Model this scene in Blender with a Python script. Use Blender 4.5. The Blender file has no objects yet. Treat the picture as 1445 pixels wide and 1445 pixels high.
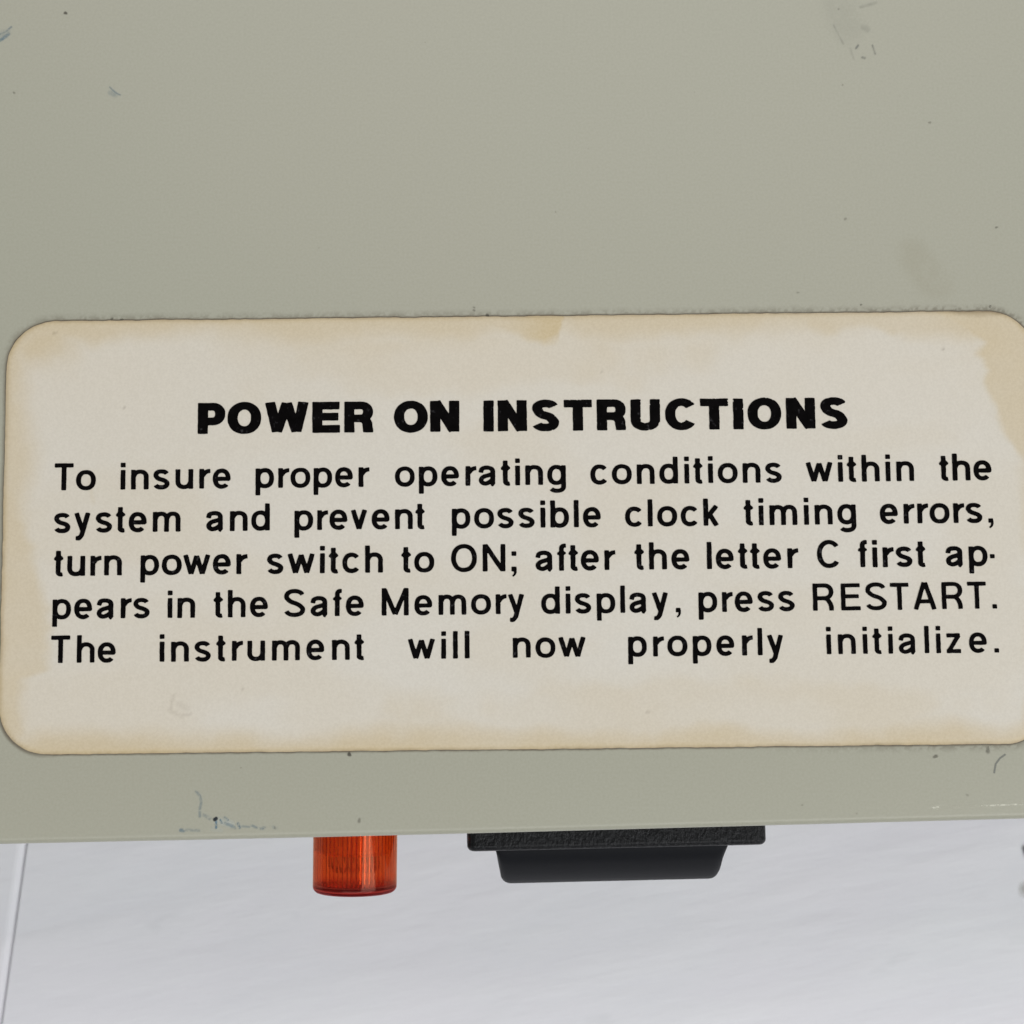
import bpy, bmesh, math
import numpy as np
from mathutils import Vector, Matrix

MM = 0.001
scene = bpy.context.scene
COL = scene.collection
TABLE_DROP = 62.0                       # table surface lies this far below the top of the case (mm)

# ------------------------------------------------------------------ camera, world, lamps, exposure
# World frame: x right, y away from the front of the instrument, z up; origin on the top face.
FPX, TH = 2200.0, math.atan(4.66e-5 * 2200.0)
DIST = FPX / 15.5
cam_d = bpy.data.cameras.new("camera")
cam = bpy.data.objects.new("camera", cam_d)
COL.objects.link(cam)
cam.location = (0, -DIST * math.sin(TH) * MM, DIST * math.cos(TH) * MM)
cam.rotation_euler = (TH, 0, 0)
cam_d.sensor_width = 36
cam_d.lens = FPX / 1445 * 36
cam_d.clip_start, cam_d.clip_end = 0.01, 20
cam_d.dof.use_dof = True
cam_d.dof.focus_distance = (DIST + 0.5) * MM
cam_d.dof.aperture_fstop = 62
scene.camera = cam

world = bpy.data.worlds.new("World")
scene.world = world
world.use_nodes = True
world.node_tree.nodes["Background"].inputs[0].default_value = (0.90, 0.94, 1.0, 1)
world.node_tree.nodes["Background"].inputs[1].default_value = 0.20


def area(name, loc, target, sx, sy, power, color):
    d = bpy.data.lights.new(name, "AREA")
    d.shape, d.size, d.size_y, d.energy, d.color = "RECTANGLE", sx, sy, power, color
    o = bpy.data.objects.new(name, d)
    COL.objects.link(o)
    o.location = loc
    o.rotation_euler = (Vector(target) - Vector(loc)).to_track_quat("-Z", "Y").to_euler()
    return o


area("ceiling_light", (0.05, 0.58, 1.00), (0, 0.02, 0), 1.0, 0.55, 5.0, (1.0, 0.975, 0.94))
area("window_light", (0.72, -0.50, 0.85), (0, -0.02, -0.02), 0.8, 0.8, 7.7, (0.965, 0.985, 1.0))
area("room_light", (-0.12, -0.66, 0.95), (0, -0.03, -0.03), 0.9, 0.6, 3.6, (0.97, 0.985, 1.0))

vs = scene.view_settings
vs.view_transform, vs.look, vs.exposure, vs.gamma = "Standard", "None", 0.0, 1.0
scene.cycles.max_bounces = 14
scene.cycles.transmission_bounces = 12
scene.cycles.transparent_max_bounces = 12
scene.cycles.use_denoising = True
scene.cycles.caustics_reflective = False
scene.cycles.caustics_refractive = True
scene.cycles.sample_clamp_indirect = 4


# ------------------------------------------------------------------ helpers
def empty(name, parent=None, **props):
    o = bpy.data.objects.new(name, None)
    COL.objects.link(o)
    o.parent = parent
    for k, v in props.items():
        o[k] = v
    return o


def mesh_obj(name, verts, faces, mat, parent=None, attrs=None, smooth=False, loc=None, rot=0.0, **props):
    me = bpy.data.meshes.new(name)
    v = np.asarray(verts, dtype=float) * MM
    me.from_pydata([tuple(p) for p in v.tolist()], [], faces)
    if attrs:
        for k, a in attrs.items():
            at = me.attributes.new(k, "FLOAT", "POINT")
            at.data.foreach_set("value", np.asarray(a, dtype=np.float32))
    if smooth:
        me.polygons.foreach_set("use_smooth", [True] * len(me.polygons))
    me.materials.append(mat)
    me.update()
    o = bpy.data.objects.new(name, me)
    COL.objects.link(o)
    o.parent = parent
    if loc is not None:
        o.location = [c * MM for c in loc]
    o.rotation_euler = (0, 0, rot)
    for k, p in props.items():
        o[k] = p
    return o


def _hash(ix, iy, seed):
    h = (ix.astype(np.int64) * 374761393 + iy.astype(np.int64) * 668265263 + seed * 1442695041) & 0xFFFFFFFF
    h = ((h ^ (h >> 13)) * 1274126177) & 0xFFFFFFFF
    h = h ^ (h >> 16)
    return (h & 0xFFFF) / 65535.0


def vnoise(x, y, seed=0):
    ix, iy = np.floor(x), np.floor(y)
    fx, fy = x - ix, y - iy
    fx, fy = fx * fx * (3 - 2 * fx), fy * fy * (3 - 2 * fy)
    a, b = _hash(ix, iy, seed), _hash(ix + 1, iy, seed)
    c, d = _hash(ix, iy + 1, seed), _hash(ix + 1, iy + 1, seed)
    return (a * (1 - fx) + b * fx) * (1 - fy) + (c * (1 - fx) + d * fx) * fy


def fbm(x, y, seed=0, octv=4):
    s, amp, tot = 0, 1.0, 0
    for o in range(octv):
        s = s + amp * vnoise(x * 2 ** o + 17.3 * o, y * 2 ** o - 9.1 * o, seed + o)
        tot += amp
        amp *= 0.5
    return s / tot


def sstep(a, b, x):
    t = np.clip((x - a) / (b - a), 0, 1)
    return t * t * (3 - 2 * t)


def contour_fill(f, x0, y0, h, merge=True):
    """Filled region f<0 of a sampled field as polygons with shared vertices."""
    ny, nx = f.shape
    verts, faces, vid = [], [], {}

    def corner(i, j):
        k = (0, i, j)
        if k not in vid:
            vid[k] = len(verts)
            verts.append((x0 + i * h, y0 + j * h))
        return vid[k]

    def cross(i, j, i2, j2):
        if (i2, j2) < (i, j):
            i, j, i2, j2 = i2, j2, i, j
        k = (1, i, j, i2, j2)
        if k not in vid:
            a, b = f[j, i], f[j2, i2]
            t = min(max(a / (a - b), 0.02), 0.98)
            vid[k] = len(verts)
            verts.append((x0 + (i + (i2 - i) * t) * h, y0 + (j + (j2 - j) * t) * h))
        return vid[k]

    ins = f < 0
    cnt = ins[:-1, :-1].astype(int) + ins[:-1, 1:] + ins[1:, :-1] + ins[1:, 1:]
    for j in range(ny - 1):
        row = cnt[j]
        full = np.nonzero(row == 4)[0]
        if len(full):
            if merge:
                runs = np.split(full, np.nonzero(np.diff(full) != 1)[0] + 1)
            else:
                runs = [[i] for i in full]
            for r in runs:
                i, i2 = int(r[0]), int(r[-1]) + 1
                faces.append((corner(i, j), corner(i2, j), corner(i2, j + 1), corner(i, j + 1)))
        for i in np.nonzero((row > 0) & (row < 4))[0]:
            i = int(i)
            cs = [(i, j), (i + 1, j), (i + 1, j + 1), (i, j + 1)]
            poly = []
            for k in range(4):
                a, b = cs[k], cs[(k + 1) % 4]
                ia, ib = ins[a[1], a[0]], ins[b[1], b[0]]
                if ia:
                    poly.append(corner(*a))
                if ia != ib:
                    poly.append(cross(a[0], a[1], b[0], b[1]))
            if len(poly) >= 3:
                faces.append(tuple(poly))
    return verts, faces


def decal(name, box, h, alpha_fn, mat, parent, z=0.02, cut=0.02, **props):
    """A thin film lying on a surface; its density is held per point, cells with none are left out."""
    x0, x1, y0, y1 = box
    nx, ny = int((x1 - x0) / h) + 1, int((y1 - y0) / h) + 1
    X, Y = np.meshgrid(x0 + np.arange(nx) * h, y0 + np.arange(ny) * h)
    A = np.clip(alpha_fn(X, Y), 0, 1)
    q = np.maximum(np.maximum(A[:-1, :-1], A[:-1, 1:]), np.maximum(A[1:, :-1], A[1:, 1:])) > cut
    jj, ii = np.nonzero(q)
    base = jj * nx + ii
    quads = np.stack([base, base + 1, base + nx + 1, base + nx], 1)
    used, inv = np.unique(quads, return_inverse=True)
    V = np.stack([X.ravel()[used], Y.ravel()[used], np.full(len(used), z)], 1)
    return mesh_obj(name, V, inv.reshape(-1, 4).tolist(), mat, parent, attrs={"film_amount": A.ravel()[used]}, **props)


def seg_dist(X, Y, pts):
    d = np.full(X.shape, 1e9)
    for (ax, ay), (bx, by) in zip(pts[:-1], pts[1:]):
        vx, vy = bx - ax, by - ay
        t = np.clip(((X - ax) * vx + (Y - ay) * vy) / (vx * vx + vy * vy + 1e-12), 0, 1)
        d = np.minimum(d, np.hypot(X - ax - t * vx, Y - ay - t * vy))
    return d


# ------------------------------------------------------------------ materials
class NT:
    def __init__(s, name):
        s.m = bpy.data.materials.new(name)
        s.m.use_nodes = True
        s.t = s.m.node_tree
        s.b = s.t.nodes["Principled BSDF"]
        s.tc = s.n("ShaderNodeTexCoord")

    def n(s, typ, **kw):
        nd = s.t.nodes.new(typ)
        for k, v in kw.items():
            if k.startswith("i_"):
                nd.inputs[k[2:].replace("_", " ")].default_value = v
            else:
                setattr(nd, k, v)
        return nd

    def l(s, a, b):
        s.t.links.new(a, b)

    def mapped(s, scale=(1, 1, 1), rot=0.0):
        mp = s.n("ShaderNodeMapping", vector_type="TEXTURE")   # rotate first, then stretch
        mp.inputs["Scale"].default_value = [1.0 / c for c in scale]
        mp.inputs["Rotation"].default_value = (0, 0, rot)
        s.l(s.tc.outputs["Object"], mp.inputs[0])
        return mp.outputs[0]

    def noise(s, scale, detail=3, rough=0.5, vec=None):
        nd = s.n("ShaderNodeTexNoise")
        nd.inputs["Scale"].default_value = scale
        nd.inputs["Detail"].default_value = detail
        nd.inputs["Roughness"].default_value = rough
        s.l(vec if vec is not None else s.tc.outputs["Object"], nd.inputs["Vector"])
        return nd.outputs["Fac"]

    def ramp(s, fac, stops):
        r = s.n("ShaderNodeValToRGB")
        while len(r.color_ramp.elements) < len(stops):
            r.color_ramp.elements.new(0.5)
        for e, (p, c) in zip(r.color_ramp.elements, stops):
            e.position = p
            e.color = (*c, 1) if len(c) == 3 else c
        s.l(fac, r.inputs[0])
        return r.outputs[0]

    def mix(s, fac, a, b, mode="MIX"):
        m = s.n("ShaderNodeMix", data_type="RGBA", blend_type=mode)
        for sock, v in ((m.inputs[0], fac), (m.inputs[6], a), (m.inputs[7], b)):
            if hasattr(v, "is_linked") or hasattr(v, "links"):
                s.l(v, sock)
            elif isinstance(v, (int, float)):
                sock.default_value = v
            else:
                sock.default_value = (*v, 1)
        return m.outputs[2]

    def attr(s, name):
        a = s.n("ShaderNodeAttribute", attribute_name=name)
        return a.outputs["Fac"]

    def bump(s, height, strength, dist, prev=None):
        b = s.n("ShaderNodeBump")
        b.inputs["Strength"].default_value = strength
        b.inputs["Distance"].default_value = dist
        s.l(height, b.inputs["Height"])
        if prev is not None:
            s.l(prev, b.inputs["Normal"])
        return b.outputs[0]

    def set(s, **kw):
        for k, v in kw.items():
            s.b.inputs[k.replace("_", " ")].default_value = v


PAINT = (0.362, 0.352, 0.276)


def paint_material():
    s = NT("grey_green_enamel")
    broad = s.noise(22, 3, 0.5)
    fine = s.noise(4200, 2, 0.6)
    c = s.mix(broad, (PAINT[0] * 1.025, PAINT[1] * 1.0, PAINT[2] * 1.0), (PAINT[0] * 0.975, PAINT[1] * 1.005, PAINT[2] * 1.0))
    c = s.mix(0.06, c, s.ramp(fine, [(0.3, (0.25, 0.25, 0.2)), (0.7, (0.7, 0.7, 0.6))]))
    s.l(c, s.b.inputs["Base Color"])
    s.set(Roughness=0.38)
    s.b.inputs["Specular IOR Level"].default_value = 0.5
    s.l(s.bump(s.noise(4000, 2, 0.5), 0.10, 0.000008), s.b.inputs["Normal"])
    return s.m


def film_material(name, color, rough=0.6, strength=1.0, spec=0.3):
    s = NT(name)
    s.set(Roughness=rough)
    s.b.inputs["Base Color"].default_value = (*color, 1)
    s.b.inputs["Specular IOR Level"].default_value = spec
    m = s.n("ShaderNodeMath", operation="MULTIPLY")
    s.l(s.attr("film_amount"), m.inputs[0])
    m.inputs[1].default_value = strength
    s.l(m.outputs[0], s.b.inputs["Alpha"])
    return s.m


def label_material():
    s = NT("aged_label_film")
    tan = s.attr("ageing")
    grey = s.noise(30, 3, 0.5)
    clean = s.mix(grey, (0.662, 0.612, 0.528), (0.640, 0.604, 0.532))
    c = s.mix(tan, clean, (0.560, 0.440, 0.250))
    fib = s.noise(4800, 3, 0.6)
    c = s.mix(0.07, c, s.ramp(fib, [(0.35, (0.30, 0.28, 0.22)), (0.65, (0.9, 0.88, 0.8))]))
    c = s.mix(s.attr("dirt"), c, (0.16, 0.11, 0.06))
    s.l(c, s.b.inputs["Base Color"])
    s.set(Roughness=0.5)
    s.b.inputs["Specular IOR Level"].default_value = 0.3
    s.l(s.bump(s.noise(2600, 3, 0.6), 0.10, 0.00001), s.b.inputs["Normal"])
    return s.m


def ink_material():
    s = NT("printed_black_ink")
    c = s.ramp(s.noise(1100, 3, 0.6), [(0.35, (0.0012, 0.0009, 0.0009)), (0.75, (0.0035, 0.0028, 0.003))])
    sc = s.ramp(s.noise(2100, 3, 0.65), [(0.63, (0, 0, 0)), (0.74, (1, 1, 1))])
    c = s.mix(sc, c, (0.035, 0.033, 0.035))
    s.l(c, s.b.inputs["Base Color"])
    s.set(Roughness=0.6)
    s.b.inputs["Specular IOR Level"].default_value = 0.03
    s.l(s.bump(s.noise(900, 2), 0.2, 0.00003), s.b.inputs["Normal"])
    return s.m


def table_material():
    s = NT("white_painted_wood")
    ang = math.radians(17)
    st = s.noise(95, 4, 0.55, s.mapped((0.30, 1.5, 1), ang))
    st2 = s.noise(300, 3, 0.55, s.mapped((0.25, 1.3, 1), ang))
    cloud = s.ramp(s.noise(45, 3, 0.5, s.mapped((0.6, 1.2, 1), ang)), [(0.38, (0, 0, 0)), (0.62, (1, 1, 1))])
    band = s.ramp(st, [(0.34, (0, 0, 0)), (0.66, (1, 1, 1))])
    c = s.mix(band, (0.785, 0.783, 0.812), (0.842, 0.840, 0.858))
    c = s.mix(s.mix(0.5, (0, 0, 0), cloud), c, (0.825, 0.800, 0.838))
    dark = s.ramp(s.noise(130, 3, 0.6, s.mapped((0.6, 1.2, 1), ang)), [(0.66, (0, 0, 0)), (0.80, (0.30, 0.30, 0.30))])
    c = s.mix(dark, c, (0.58, 0.58, 0.60))
    s.l(c, s.b.inputs["Base Color"])
    s.set(Roughness=0.55)
    s.b.inputs["Specular IOR Level"].default_value = 0.25
    n1 = s.bump(st, 0.4, 0.0006)
    s.l(s.bump(st2, 0.5, 0.00018, s.bump(s.noise(210, 4, 0.6, s.mapped((0.6, 1.1, 1), ang)), 0.4, 0.0002, n1)), s.b.inputs["Normal"])
    return s.m


def plastic(name, color, rough, spec=0.5, grain=None):
    s = NT(name)
    s.b.inputs["Base Color"].default_value = (*color, 1)
    s.set(Roughness=rough)
    s.b.inputs["Specular IOR Level"].default_value = spec
    if grain:
        sc, st, ds, stretch = grain
        h = s.ramp(s.noise(sc, 3, 0.65, s.mapped(stretch)), [(0.38, (0, 0, 0)), (0.62, (1, 1, 1))])
        s.l(s.bump(h, st, ds), s.b.inputs["Normal"])
    return s.m


M_PAINT = paint_material()
M_LABEL = label_material()
M_INK = ink_material()
M_TABLE = table_material()
M_BEZEL = plastic("grained_black_plastic", (0.005, 0.005, 0.0056), 0.36, 0.24, (2900, 0.9, 0.00005, (1, 0.5, 0.5)))
M_ROCKER = plastic("satin_black_plastic", (0.0055, 0.006, 0.0078), 0.55, 0.15, (2600, 0.12, 0.00002, (1, 1, 1)))
M_RUBBER = plastic("black_rubber", (0.03, 0.03, 0.03), 0.8)
M_DARK = plastic("dark_gap", (0.10, 0.10, 0.105), 0.9)


def lens_material():
    s = NT("amber_red_lens")
    s.b.inputs["Base Color"].default_value = (0.66, 0.08, 0.024, 1)
    s.set(Roughness=0.22)
    g = s.n("ShaderNodeBsdfGlass")
    g.inputs["Color"].default_value = (1.0, 0.57, 0.32, 1)
    g.inputs["Roughness"].default_value = 0.06
    g.inputs["IOR"].default_value = 1.45
    tr = s.n("ShaderNodeBsdfTranslucent")
    tr.inputs["Color"].default_value = (0.95, 0.24, 0.08, 1)
    sep = s.n("ShaderNodeSeparateXYZ")              # the thick moulded end is a deeper red
    s.l(s.tc.outputs["Object"], sep.inputs[0])
    mr = s.n("ShaderNodeMapRange")
    mr.inputs["From Min"].default_value = 0.00545
    mr.inputs["From Max"].default_value = 0.00635
    s.l(sep.outputs["Z"], mr.inputs["Value"])
    s.l(s.mix(mr.outputs[0], (0.60, 0.095, 0.04), (0.22, 0.012, 0.022)), s.b.inputs["Base Color"])
    s.l(s.mix(mr.outputs[0], (1.0, 0.58, 0.34), (0.72, 0.20, 0.20)), g.inputs["Color"])
    s.l(s.mix(mr.outputs[0], (0.92, 0.20, 0.05), (0.45, 0.03, 0.04)), tr.inputs["Color"])
    m1 = s.n("ShaderNodeMixShader")
    m1.inputs[0].default_value = 0.55
    s.l(s.b.outputs[0], m1.inputs[1])
    s.l(tr.outputs[0], m1.inputs[2])
    m2 = s.n("ShaderNodeMixShader")
    m2.inputs[0].default_value = 0.86
    s.l(m1.outputs[0], m2.inputs[1])
    s.l(g.outputs[0], m2.inputs[2])
    s.l(m2.outputs[0], s.t.nodes["Material Output"].inputs["Surface"])
    return s.m


M_LENS = lens_material()
M_BULBGLASS = NT("bulb_glass")
M_BULBGLASS.set(Roughness=0.02, IOR=1.45)
M_BULBGLASS.b.inputs["Transmission Weight"].default_value = 1.0
M_BULBGLASS = M_BULBGLASS.m
M_SOCKET = plastic("cream_socket_plastic", (1.0, 0.80, 0.42), 0.3)
M_METAL = NT("nickel_collar")
M_METAL.set(Metallic=1.0, Roughness=0.25)
M_METAL.b.inputs["Base Color"].default_value = (0.7, 0.68, 0.64, 1)
M_METAL = M_METAL.m

# ------------------------------------------------------------------ table of painted boards
ZT = -TABLE_DROP
tabletop = empty("tabletop", kind="structure")
SA = math.atan2(2.49, 22.32)            # the seam runs 6.4 degrees off the y axis


def plank(xa, xb, bev_a, bev_b, length=1300, thick=18):
    # profile across the board, extruded along its length
    def side(x, w, s):
        if w < 0.5:
            return [(x, -w), (x + s * w, 0)]
        return [(x, -0.62), (x + s * 0.25, -0.42), (x + s * w, -0.06), (x + s * (w + 0.35), 0)]
    prof = [(xa, -thick)] + side(xa, bev_a, 1) + side(xb, bev_b, -1)[::-1] + [(xb, -thick)]
    n = len(prof)
    V, Fc = [], []
    for y in (-length / 2, length / 2):
        V += [(x, y, z) for x, z in prof]
    for k in range(n):
        k2 = (k + 1) % n
        Fc.append((k, k2, n + k2, n + k))
    Fc.append(tuple(range(n))[::-1])
    Fc.append(tuple(range(n, 2 * n)))
    Fc = [tuple(reversed(f)) for f in Fc]
    return V, Fc


seam = Vector((-63.55, -48.0))
PW = 141.0
first_plank = None
for k in range(-4, 5):
    xa, xb = k * PW + 0.10, (k + 1) * PW - 0.10
    V, Fc = plank(xa, xb, 0.12, 0.8 if k == -1 else 0.4)
    o = mesh_obj("plank", V, Fc, M_TABLE, tabletop, loc=(seam.x, seam.y, ZT), rot=-SA)
    if k == 0:
        first_plank = o
V = [(-640, -640, -19), (640, -640, -19), (640, 640, -19), (-640, 640, -19),
     (-640, -640, -24), (640, -640, -24), (640, 640, -24), (-640, 640, -24)]
mesh_obj("backing_board", V, [(0, 1, 2, 3), (7, 6, 5, 4), (4, 5, 1, 0), (5, 6, 2, 1), (6, 7, 3, 2), (7, 4, 0, 3)],
         M_DARK, tabletop, loc=(0, 0, ZT))

# a knot in the board, at the right of the picture
M_KNOT = film_material("knot_brown", (0.07, 0.07, 0.062), 0.7)
M_KNOT2 = film_material("knot_stain", (0.36, 0.34, 0.27), 0.7)
KX, KY = 67.6, -39.0
ca0, sa0 = math.cos(SA), math.sin(SA)


def to_plank(x, y):
    dx, dy = x - seam.x, y - seam.y
    return dx * ca0 - dy * sa0, dx * sa0 + dy * ca0


kx, ky = to_plank(KX, KY)


def knot_core(X, Y):
    d = seg_dist(X, Y, [to_plank(65.75, -36.9), to_plank(66.3, -38.6), to_plank(67.2, -40.2), to_plank(69.0, -41.2)])
    return sstep(0.7, 0.0, d + 0.5 * (fbm(X * 1.2, Y * 1.2, 5) - 0.5)) * 0.72


def knot_halo(X, Y):
    cx, cy = to_plank(66.9, -42.2)
    d = np.hypot((X - cx) / 2.4, (Y - cy) / 1.5) + 0.6 * (fbm(X * 0.9, Y * 0.9, 9) - 0.5)
    return sstep(1.1, 0.5, d) * 0.42


decal("knot", (kx - 4, kx + 5, ky - 6, ky + 6), 0.12, knot_core, M_KNOT, first_plank, z=0.03)
decal("knot_ring", (kx - 4.5, kx + 8, ky - 7.5, ky + 6), 0.2, knot_halo, M_KNOT2, first_plank, z=0.015)

# ------------------------------------------------------------------ the instrument
instrument = empty("electronic_instrument",
                   label="grey-green metal instrument case with a yellowed instruction label, lying on white boards",
                   category="instrument")
XL, XR = -150.0, 150.0
YB = 200.0
HT = 52.0


def front_y(x):
    """the slightly bowed front edge of the cover"""
    pts = [(-150, -31.9), (-46, -29.80), (-18.6, -29.23), (-2.7, -28.84), (20.6, -28.22), (46.1, -27.55), (150, -24.6)]
    return float(np.interp(x, [p[0] for p in pts], [p[1] for p in pts]))


xs_k = np.linspace(XL, XR, 121)
fy = np.array([front_y(x) for x in xs_k])
for _ in range(6):
    fy[1:-1] = (fy[:-2] + fy[1:-1] * 2 + fy[2:]) / 4


def fy_at(x):
    return float(np.interp(x, xs_k, fy))


R_B = 0.6
prof = [(3.2, -6.0), (0.8, -6.0)]       # (offset behind the front face, z): return lip, then the face
prof = [(0.9, -HT), (0.0, -HT)]
prof += [(R_B * (1 - math.sin(a)), -R_B * (1 - math.cos(a))) for a in np.linspace(math.pi / 2, 0, 10)][::1]
V, Fc = [], []
rows = []
for i, x in enumerate(xs_k):
    row = []
    for off, z in prof:
        row.append(len(V))
        V.append((x, fy[i] + off, z))
    for y in (-20, -5, 15, 40, 90, YB - 1.3):
        row.append(len(V))
        V.append((x, y, 0))
    for a in (0.4, 0.8, 1.2, math.pi / 2):
        row.append(len(V))
        V.append((x, YB - 1.3 + 1.3 * math.sin(a), -1.3 * (1 - math.cos(a))))
    row.append(len(V))
    V.append((x, YB, -HT))
    rows.append(row)
for a, b in zip(rows[:-1], rows[1:]):
    for k in range(len(a) - 1):
        Fc.append((a[k], b[k], b[k + 1], a[k + 1]))
cover = mesh_obj("case_cover", V, Fc, M_PAINT, instrument, smooth=True)
for x in (XL, XR):
    ia = 0 if x == XL else len(xs_k) - 1
    P = [(x, fy[ia] + o_, z) for o_, z in prof[1:]] + [(x, YB - 1.3, 0), (x, YB, -1.3), (x, YB, -HT)]
    idx = list(range(len(P)))
    mesh_obj("side_panel", P, [tuple(idx if x == XR else idx[::-1])], M_PAINT, instrument)
V = [(XL + 2, fy_at(XL) + 2, -HT), (XR - 2, fy_at(XR) + 2, -HT), (XR - 2, YB - 1, -HT), (XL + 2, YB - 1, -HT)]
V += [(x, y, z - 1.2) for x, y, z in V]
mesh_obj("base_plate", V, [(3, 2, 1, 0), (4, 5, 6, 7), (0, 1, 5, 4), (1, 2, 6, 5), (2, 3, 7, 6), (3, 0, 4, 7)], M_PAINT, instrument)


def lathe(rings, seg, fn=None):
    """rings of (radius, height); fn(angle, radius, k) may modulate the radius"""
    V, Fc = [], []
    for k, (r, z) in enumerate(rings):
        for s in range(seg):
            a = 2 * math.pi * s / seg
            rr = fn(a, r, k) if fn else r
            V.append((rr * math.cos(a), rr * math.sin(a), z))
    for k in range(len(rings) - 1):
        for s in range(seg):
            s2 = (s + 1) % seg
            Fc.append((k * seg + s, k * seg + s2, (k + 1) * seg + s2, (k + 1) * seg + s))
    return V, Fc


for fx_, fy_ in ((-130, -8), (130, -4), (-130, 180), (130, 180)):
    V, Fc = lathe([(0.01, 0), (8, 0), (8.6, 1), (9, 8.0), (7, 8.7), (0.01, 8.7)], 28)
    mesh_obj("rubber_foot", V, Fc, M_RUBBER, instrument, loc=(fx_, fy_, ZT + 0.02), smooth=True)

# ---- instruction label
ALPHA = math.atan(0.0110)
LX0, LX1, LY0, LY1, LR = -46.28, 48.35, -21.38, 18.12, 4.4


def label_sdf(X, Y):
    cx, cy = (LX0 + LX1) / 2, (LY0 + LY1) / 2
    qx = np.abs(X - cx) - ((LX1 - LX0) / 2 - LR)
    qy = np.abs(Y - cy) - ((LY1 - LY0) / 2 - LR)
    d = np.hypot(np.maximum(qx, 0), np.maximum(qy, 0)) + np.minimum(np.maximum(qx, qy), 0) - LR
    return d + 0.10 * (fbm(X * 0.35, Y * 0.35, 21) - 0.5) + 0.09 * (fbm(X * 1.6, Y * 1.6, 22, 3) - 0.5)


h = 0.22
gx = np.arange(LX0 - 1, LX1 + 1, h)
gy = np.arange(LY0 - 1, LY1 + 1, h)
GX, GY = np.meshgrid(gx, gy)
lv, lf = contour_fill(label_sdf(GX, GY), gx[0], gy[0], h, merge=False)
lv = np.array(lv)
x, y = lv[:, 0], lv[:, 1]
e = -label_sdf(x, y)                    # distance inside the edge


def blob(x, y, cx, cy, rx, ry, seed, soft=0.45, amp=0.8):
    d = np.hypot((x - cx) / rx, (y - cy) / ry) + amp * (fbm(x * 0.28, y * 0.28, seed) - 0.5)
    return sstep(1.0, 1.0 - soft, d)


n1 = fbm(x * 0.16, y * 0.16, 31) - 0.5
n2 = fbm(x * 0.5, y * 0.5, 32) - 0.5
wl, wr = x - LX0, LX1 - x
wt, wb = LY1 - y, y - LY0
tan = 0.50 * sstep(3.6, 0.2, wl + 3.4 * n1 + 1.2 * n2)
tan = np.maximum(tan, 0.40 * sstep(2.6, 0.8, wr + 2.2 * n1 + 0.8 * n2))
tan = np.maximum(tan, 0.42 * sstep(3.0, 0.3, wt + 3.4 * n1 + 0.8 * n2))
tan = np.maximum(tan, 0.60 * sstep(3.0, 0.3, wb + 2.2 * n1 + 0.6 * n2))
n3 = fbm(x * 1.1, y * 1.1, 34) - 0.5
# water stains with their own tide lines
yb = np.interp(x, [-5.0, -4.3, -2.7, 0.0, 1.6, 3.2, 4.4, 4.8, 5.1], [18.3, 17.7, 17.1, 16.6, 15.9, 15.5, 15.9, 17.2, 18.3]) + 0.7 * n3
tan = np.maximum(tan, (0.50 + 0.35 * sstep(-1, 4, x)) * sstep(-0.7, 0.7, y - yb) * sstep(-5.6, -4.4, x) * sstep(5.7, 4.9, x))
xb = np.interp(y, [-22, -14, -4, 3.5, 5, 7, 9.5, 11.5, 12.6, 14, 15.2, 16.6, 18.2],
               [45.2, 46.6, 47.2, 47.0, 46.2, 45.0, 44.2, 43.4, 44.0, 42.9, 43.6, 41.5, 39.0]) + 0.8 * n3
tide = x - xb
tan = np.maximum(tan, 0.50 * sstep(-0.5, 0.7, tide) + 0.10 * np.exp(-((tide - 0.3) / 0.3) ** 2))
xb = np.interp(y, [-21.4, -18.5, -16.5, -14.6, -13.9, -11.8, -8.5, -4.6, -1.0, 3.0, 8.0],
               [-43.6, -44.2, -44.4, -44.1, -42.0, -41.8, -42.1, -43.2, -44.3, -44.9, -45.2]) + 0.9 * n3
tan = np.maximum(tan, 0.42 * sstep(0.8, -0.8, x - xb))
tan = np.maximum(tan, 0.45 * blob(x, y, -43.5, 15.5, 5.0, 3.8, 43, 0.9))
tan = np.maximum(tan, 0.40 * blob(x, y, 38, 17.6, 13.0, 1.9, 45))
tan = np.maximum(tan, 0.16 * blob(x, y, -2, 14.0, 22, 3.5, 47))
tan = np.maximum(tan, 0.17 * blob(x, y, 15, -18.0, 34, 3.2, 48))
tan += 0.10 * sstep(0, 16, y) + 0.06 * sstep(0, -40, x) + 0.13 * sstep(0.1, 0.42, fbm(x * 0.09 + 3, y * 0.16, 33) - 0.25) + 0.05 * n1
tan += 0.22 * sstep(0.55, 0.05, e)
streak = seg_dist(x, y, [(-38.1, 1.3), (-38.5, 3.2)])
tan += 0.15 * sstep(0.25, 0.05, streak)
tan = np.clip(tan, 0, 1)
dirt = 0.40 * sstep(0.22, 0.0, e) * (0.35 + 0.9 * fbm(x * 0.8, y * 0.8, 51))
dirt += 0.30 * blob(x, y, 43.5, 18.1, 4.5, 0.45, 52)
for cx, cy, r in ((-41.9, 17.0, .16), (-35.4, 10.0, .14), (39.8, 14.6, .16), (-31, -7.7, .12), (-24.4, -15.7, .12),
                  (12, -18.2, .14), (21.3, -11.3, .1), (8.4, 12.9, .12)):
    dirt += 0.35 * sstep(1.6 * r, 0.2 * r, np.hypot(x - cx, y - cy))
dirt += 0.16 * sstep(0.22, 0.05, seg_dist(x, y, [(-30.6, -16.2), (-30.9, -17.6), (-29.9, -18.1), (-29.0, -17.9)]))
dirt += 0.10 * sstep(0.4, 0.1, seg_dist(x, y, [(-30.2, -17.0), (-29.4, -17.4)]))
dirt = np.clip(dirt, 0, 0.8)
LT = 0.13
edge_use = {}
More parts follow.
